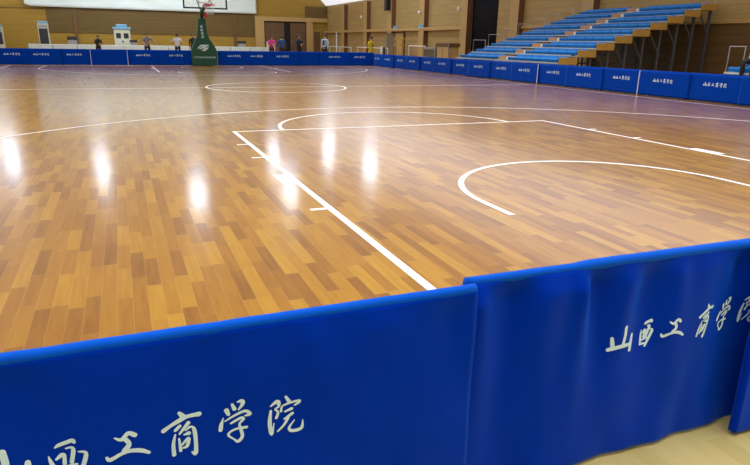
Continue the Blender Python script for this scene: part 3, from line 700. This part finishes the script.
obj('door_seam', B(((-0.308, -0.012, 0.1), (-0.30, 0.012, 0.98))), MT['doorw'], t)
t = thing('wooden_stand', 'open brown wooden stand against the right wall left of the pilaster sign', 'stand', (14.7, 38.6, 0))
for s in (-1, 1): obj('leg', B(((-0.05, s*0.62-0.05, 0), (0.05, s*0.62+0.05, 1.45))), MT['ply'], t)
obj('top_bar', B(((-0.05, -0.8, 1.38), (0.05, 0.8, 1.52))), MT['ply'], t)
obj('shelf', B(((-0.2, -0.6, 1.0), (0.2, 0.6, 1.08))), MT['ply'], t)
def railing(label, x, y0, y1, z):
    t = thing('railing', label, 'railing', (x, y0, 0), 0, 'low metal railings near the right wall')
    obj('rail', T([(0, 0, z), (0, y1-y0, z)], 0.03, 6), MT['white'], t)
    n = max(2, int((y1-y0)/2.5)+1)
    for i in range(n): obj('post', T([(0, (y1-y0)*i/(n-1), 0), (0, (y1-y0)*i/(n-1), z)], 0.025, 6), MT['white'], t)
railing('low white railing left of the player in yellow', 13.6, 45.5, 51.0, 0.78)
railing('low white railing right of the player in yellow', 13.6, 38.0, 44.0, 0.80)
railing('short white railing left of the low metal cart', 13.6, 32.2, 34.6, 1.0)
t = thing('net_pole', 'thin white upright pole near the corner of the hall, left of the player in yellow', 'pole', (13.9, 50.0, 0))
bm = bmesh.new(); lathe(bm, [(0.25, 0), (0.25, 0.04), (0.05, 0.07)], 14); obj('base', bm, MT['white'], t)
obj('shaft', T([(0, 0, 0.05), (0, 0, 1.98)], 0.05, 8), MT['white'], t)
t = thing('bollard', 'short white and dark bollard behind the barriers, right of the player in yellow', 'bollard', (11.3, 33.6, 0))
obj('post', T([(0, 0, 0), (0, 0, 0.95)], 0.09, 10), MT['white'], t)
obj('sleeve', T([(0.1, -0.12, 0), (0.1, -0.12, 0.9)], 0.08, 10), MT['dsteel'], t)

# high-bay lamps over the far half: they mirror in the varnish
lens = mat('lamp_glow', (0.74, 0.86, 1.0), 0.5, emit=LAMP)
lp = thing('high_bay_lamp', 'round high-bay lamp hanging from the ceiling over the far half of the hall', 'lamp', (0, 0, 0), 0, 'high-bay lamps over the far half')
bm = bmesh.new(); lathe(bm, [(0.10, 0.52), (0.16, 0.45), (0.20, 0.26), (0.62, 0.02), (0.62, 0.0)], 20); obj('housing', bm, MT['white'], lp, smooth=True)
bm = bmesh.new(); lathe(bm, [(0.48, 0.0), (0.48, -0.02), (0.36, -0.07), (0.05, -0.09)], 12); obj('lens', bm, lens, lp, smooth=True)
obj('suspension', T([(0, 0, 0.5), (0, 0, ZC-7.01)], 0.015, 6), MT['steel'], lp)
for i, (x, y) in enumerate([(-11.0, 44.0), (-5.4, 39.5), (-0.45, 31.0), (4.6, 30.8), (5.9, 40.5), (10.4, 41.5), (11.2, 35.0)]):
    o = lp if i == 0 else copy_tree(lp)
    o.location = (x, y, 7.0)

# ================================================================== people
def person(label, loc, rz, hgt, shirt, trouser, pose='stand', sleeve=0.5, lean=0.0, extra=None, arms=None):
    H = hgt; ve, ed = [], []
    def V(x, y, z, r): ve.append([Vector((x*1.1, y, z)), r]); return len(ve)-1
    def E(a, b, k): ed.append((a, b, k))
    P = V(0, 0, .52, .080); S = V(0, 0, .62, .078); Ch = V(0, 0, .74, .090); NB = V(0, .004, .825, .050); NK = V(0, .0, .862, .032); HD = V(0, -.012, .915, .052); HT = V(0, -.004, .960, .044)
    NO = V(0, -.068, .912, .010)
    E(P, S, 'shirt'); E(S, Ch, 'shirt'); E(Ch, NB, 'shirt'); E(NB, NK, 'skin'); E(NK, HD, 'skin'); E(HD, HT, 'skin'); E(HD, NO, 'skin')
    upper = [S, Ch, NB, NK, HD, HT, NO]
    A = arms or {}
    for s in (-1, 1):
        if pose == 'sit':
            hp = V(s*.055, 0, .50, .062); kn = V(s*.075, -.235, .50, .044); an = V(s*.075, -.235, .27, .030); to = V(s*.078, -.32, .245, .022)
        else:
            st = A.get('stride', 0)*s
            hp = V(s*.055, 0, .49, .064); kn = V(s*.062, -.012-st*.5, .28, .044); an = V(s*.062, .012-st, .05, .030); to = V(s*.070, -.085-st, .022, .024)
        E(P, hp, 'trouser'); E(hp, kn, 'trouser'); E(kn, an, 'trouser'); E(an, to, 'shoe')
        sh = V(s*.105, .004, .795, .042)
        el, wr = A.get(s, ((s*.135, .01, .64), (s*.135, -.03, .50)))
        e = V(*el, .030); w_ = V(*wr, .021)
        d = (Vector(wr)-Vector(el)).normalized(); pm = V(*(Vector(wr)+d*.035), .022)
        E(Ch, sh, 'shirt'); E(sh, e, 'shirt'); E(e, w_, 'skin' if sleeve < 1 else 'shirt'); E(w_, pm, 'skin')
        upper += [sh, e, w_, pm]
        sd = d.cross(Vector((1, 0, 0))).normalized() if abs(d.x) < 0.9 else Vector((0, 1, 0))
        nn = d.cross(sd)
        for q, ln in zip((-1.5, -.5, .5, 1.5), (.040, .048, .045, .035)):
            b = Vector(wr)+d*.045+sd*q*.011; f1 = V(*b, .0062); f2 = V(*(b+d*ln*.55), .0058); f3 = V(*(b+d*ln+nn*.012), .005)
            E(pm, f1, 'skin'); E(f1, f2, 'skin'); E(f2, f3, 'skin'); upper += [f1, f2, f3]
        b = Vector(wr)+d*.018-sd*.024; f1 = V(*b, .007); f2 = V(*(b+d*.03-sd*.012), .006); E(w_, f1, 'skin'); E(f1, f2, 'skin'); upper += [f1, f2]
    if lean:
        R = Matrix.Rotation(lean, 3, 'X'); pv = Vector((0, 0, .54))
        for i in set(upper): ve[i][0] = R @ (ve[i][0]-pv) + pv
    me = bpy.data.meshes.new('person'); me.from_pydata([v*H for v, r in ve], [(a, b) for a, b, k in ed], [])
    o = bpy.data.objects.new('person', me); C.objects.link(o)
    sk = o.modifiers.new('Skin', 'SKIN'); sk.use_smooth_shade = True
    for i, (v, r) in enumerate(ve):
        me.skin_vertices[0].data[i].radius = (r*H*1.05, r*H*(0.85 if i in (P, S, Ch) else 1.0))
    me.skin_vertices[0].data[P].use_root = True
    sb = o.modifiers.new('Sub', 'SUBSURF'); sb.levels = 1; sb.render_levels = 1
    bpy.context.view_layer.update()
    dg = bpy.context.evaluated_depsgraph_get()
    nm = bpy.data.meshes.new_from_object(o.evaluated_get(dg))
    o.modifiers.clear(); o.data = nm
    kinds = ['skin', 'shirt', 'trouser', 'shoe']
    nm.materials.clear()
    for m in (MT['skin'], shirt, trouser, MT['black']): nm.materials.append(m)
    for p in nm.polygons:
        c = p.center/H; best, bk = 9, 'skin'
        for a, b, k in ed:
            A_, B_ = ve[a][0], ve[b][0]; d = B_-A_; t_ = max(0, min(1, (c-A_).dot(d)/max(d.dot(d), 1e-9)))
            if k == 'shirt' and sleeve < 1 and False: continue
            dist = (c-(A_+d*t_)).length - (ve[a][1]*(1-t_)+ve[b][1]*t_)
            if dist < best: best, bk = dist, k
        p.material_index = kinds.index(bk); p.use_smooth = True
    # hair: a cap over the top and back of the skull
    bm = bmesh.new(); bmesh.ops.create_uvsphere(bm, u_segments=16, v_segments=10, radius=1)
    bmesh.ops.delete(bm, geom=[v for v in bm.verts if v.co.z < -0.25+(0.55 if v.co.y < -0.25 else 0) - (0.35 if v.co.y > 0.4 else 0)], context='VERTS')
    hc = (ve[HD][0]+ve[HT][0])/2 + Vector((0, .008, .006))
    for v in bm.verts: v.co = (Vector((v.co.x*.066, v.co.y*.068, v.co.z*.072)) + hc)*H
    obj('hair', bm, MT['hair'], o, smooth=True)
    for s in (-1, 1):
        bm = bmesh.new(); bmesh.ops.create_uvsphere(bm, u_segments=8, v_segments=6, radius=.008*H, matrix=Matrix.Translation((ve[HD][0]+Vector((s*.021, -.048, .012)))*H)); obj('eye', bm, MT['black'], o)
    o.location = loc; o.rotation_euler = (0, 0, rz)
    tag(o, label, 'person')
    if extra: extra(o, H)
    return o
def clothm(name, c): return mat(name, c, 0.8, noise=0.12, nscale=10)
K = dict(dark=clothm('dark_clothing', (0.012, 0.012, 0.018)), trou=clothm('charcoal_trousers', (0.010, 0.010, 0.014)), grey=clothm('grey_patterned_top', (0.17, 0.16, 0.16)), white=clothm('white_shirt', (0.50, 0.52, 0.58)),
    pink=clothm('pink_top', (0.52, 0.03, 0.22)), blue=clothm('blue_top', (0.015, 0.05, 0.22)), navy=clothm('navy_suit', (0.008, 0.009, 0.022)), yellow=clothm('yellow_shirt', (0.62, 0.46, 0.01)), pale=clothm('pale_blue_top', (0.40, 0.48, 0.60)))
folded = {-1: ((-.15, -.05, .66), (-.02, -.12, .66)), 1: ((.15, -.05, .66), (.02, -.13, .63))}
reach = {1: ((.20, -.06, .72), (.31, -.10, .62)), -1: ((-.15, -.02, .64), (-.10, -.12, .56))}
person('person in dark clothes hunched with folded arms, left of the cream cabinet', (-4.80, 38.0, 0), 0.5, 1.30, K['dark'], K['trou'], sleeve=1, lean=0.22, arms=folded)
def bag(o, H): obj('waist_pouch', B(((0.13, -0.10, 0.62), (0.27, 0.06, 0.80))), MT['white'], o, bevel=0.03)
person('player in a grey patterned top reaching out to the right behind the far barriers', (-2.18, 36.0, 0), 0.3, 1.47, K['grey'], K['trou'], lean=0.08, arms={**reach, 'stride': 0.06}, extra=bag)
person('player in a white shirt and dark trousers left of the green hoop stand', (-0.52, 36.0, 0), PI-0.2, 1.45, K['white'], K['trou'], arms={1: ((.19, -.02, .68), (.20, -.13, .62)), -1: ((-.18, -.02, .67), (-.12, -.14, .64))})
person('person in black half hidden behind the left side of the green hoop stand', (0.36, 36.0, 0), 0.2, 1.46, K['dark'], K['trou'], sleeve=1)
person('person in a pink top in front of the double door', (5.0, 36.0, 0), 0.2, 1.45, K['pink'], K['trou'], sleeve=1, arms=folded)
def collar(o, H): obj('collar', T([(0.058*H*math.cos(2*PI*k/14), 0.05*H*math.sin(2*PI*k/14), 0.842*H) for k in range(14)], 0.022, 6, True), mat('lime_collar', (0.32, 0.50, 0.14), 0.8), o, smooth=True)
person('person in a blue top with light green collar beside the person in pink', (5.55, 35.7, 0), PI, 1.46, K['blue'], K['trou'], sleeve=1, extra=collar, arms={1: ((.16, .0, .64), (.19, -.08, .55)), -1: ((-.16, .0, .64), (-.18, -.08, .55))})
person('person in a dark navy suit in front of the right leaf of the double door', (5.9, 33.0, 0), 0.4, 1.50, K['navy'], K['navy'], sleeve=1, arms=folded)
def vest(o, H): obj('jersey_panel', B(((-0.07, -0.155, 0.60*H), (0.07, -0.125, 0.79*H))), K['blue'], o, bevel=0.01)
person('person in a white and blue jacket standing right of the double door', (8.4, 36.0, 0), -0.9, 1.60, K['pale'], K['trou'], sleeve=1, extra=vest)
def number(o, H): obj('back_number', B(((-0.02, 0.132, 0.62*H), (0.02, 0.145, 0.76*H))), MT['black'], o)
person('player in a yellow shirt with a dark back number near the corner of the hall', (9.93, 32.0, 0), PI+0.5, 1.49, K['yellow'], K['yellow'], sleeve=0.5, extra=number, arms={-1: ((-.16, -.04, .67), (-.21, -.10, .60)), 1: ((.15, .0, .65), (.16, -.08, .56))})
person('person in a pale top seated on the second bleacher at the right edge', (9.06, 7.20, 0.19), -PI/2, 1.42, K['pale'], K['trou'], pose='sit', sleeve=1)
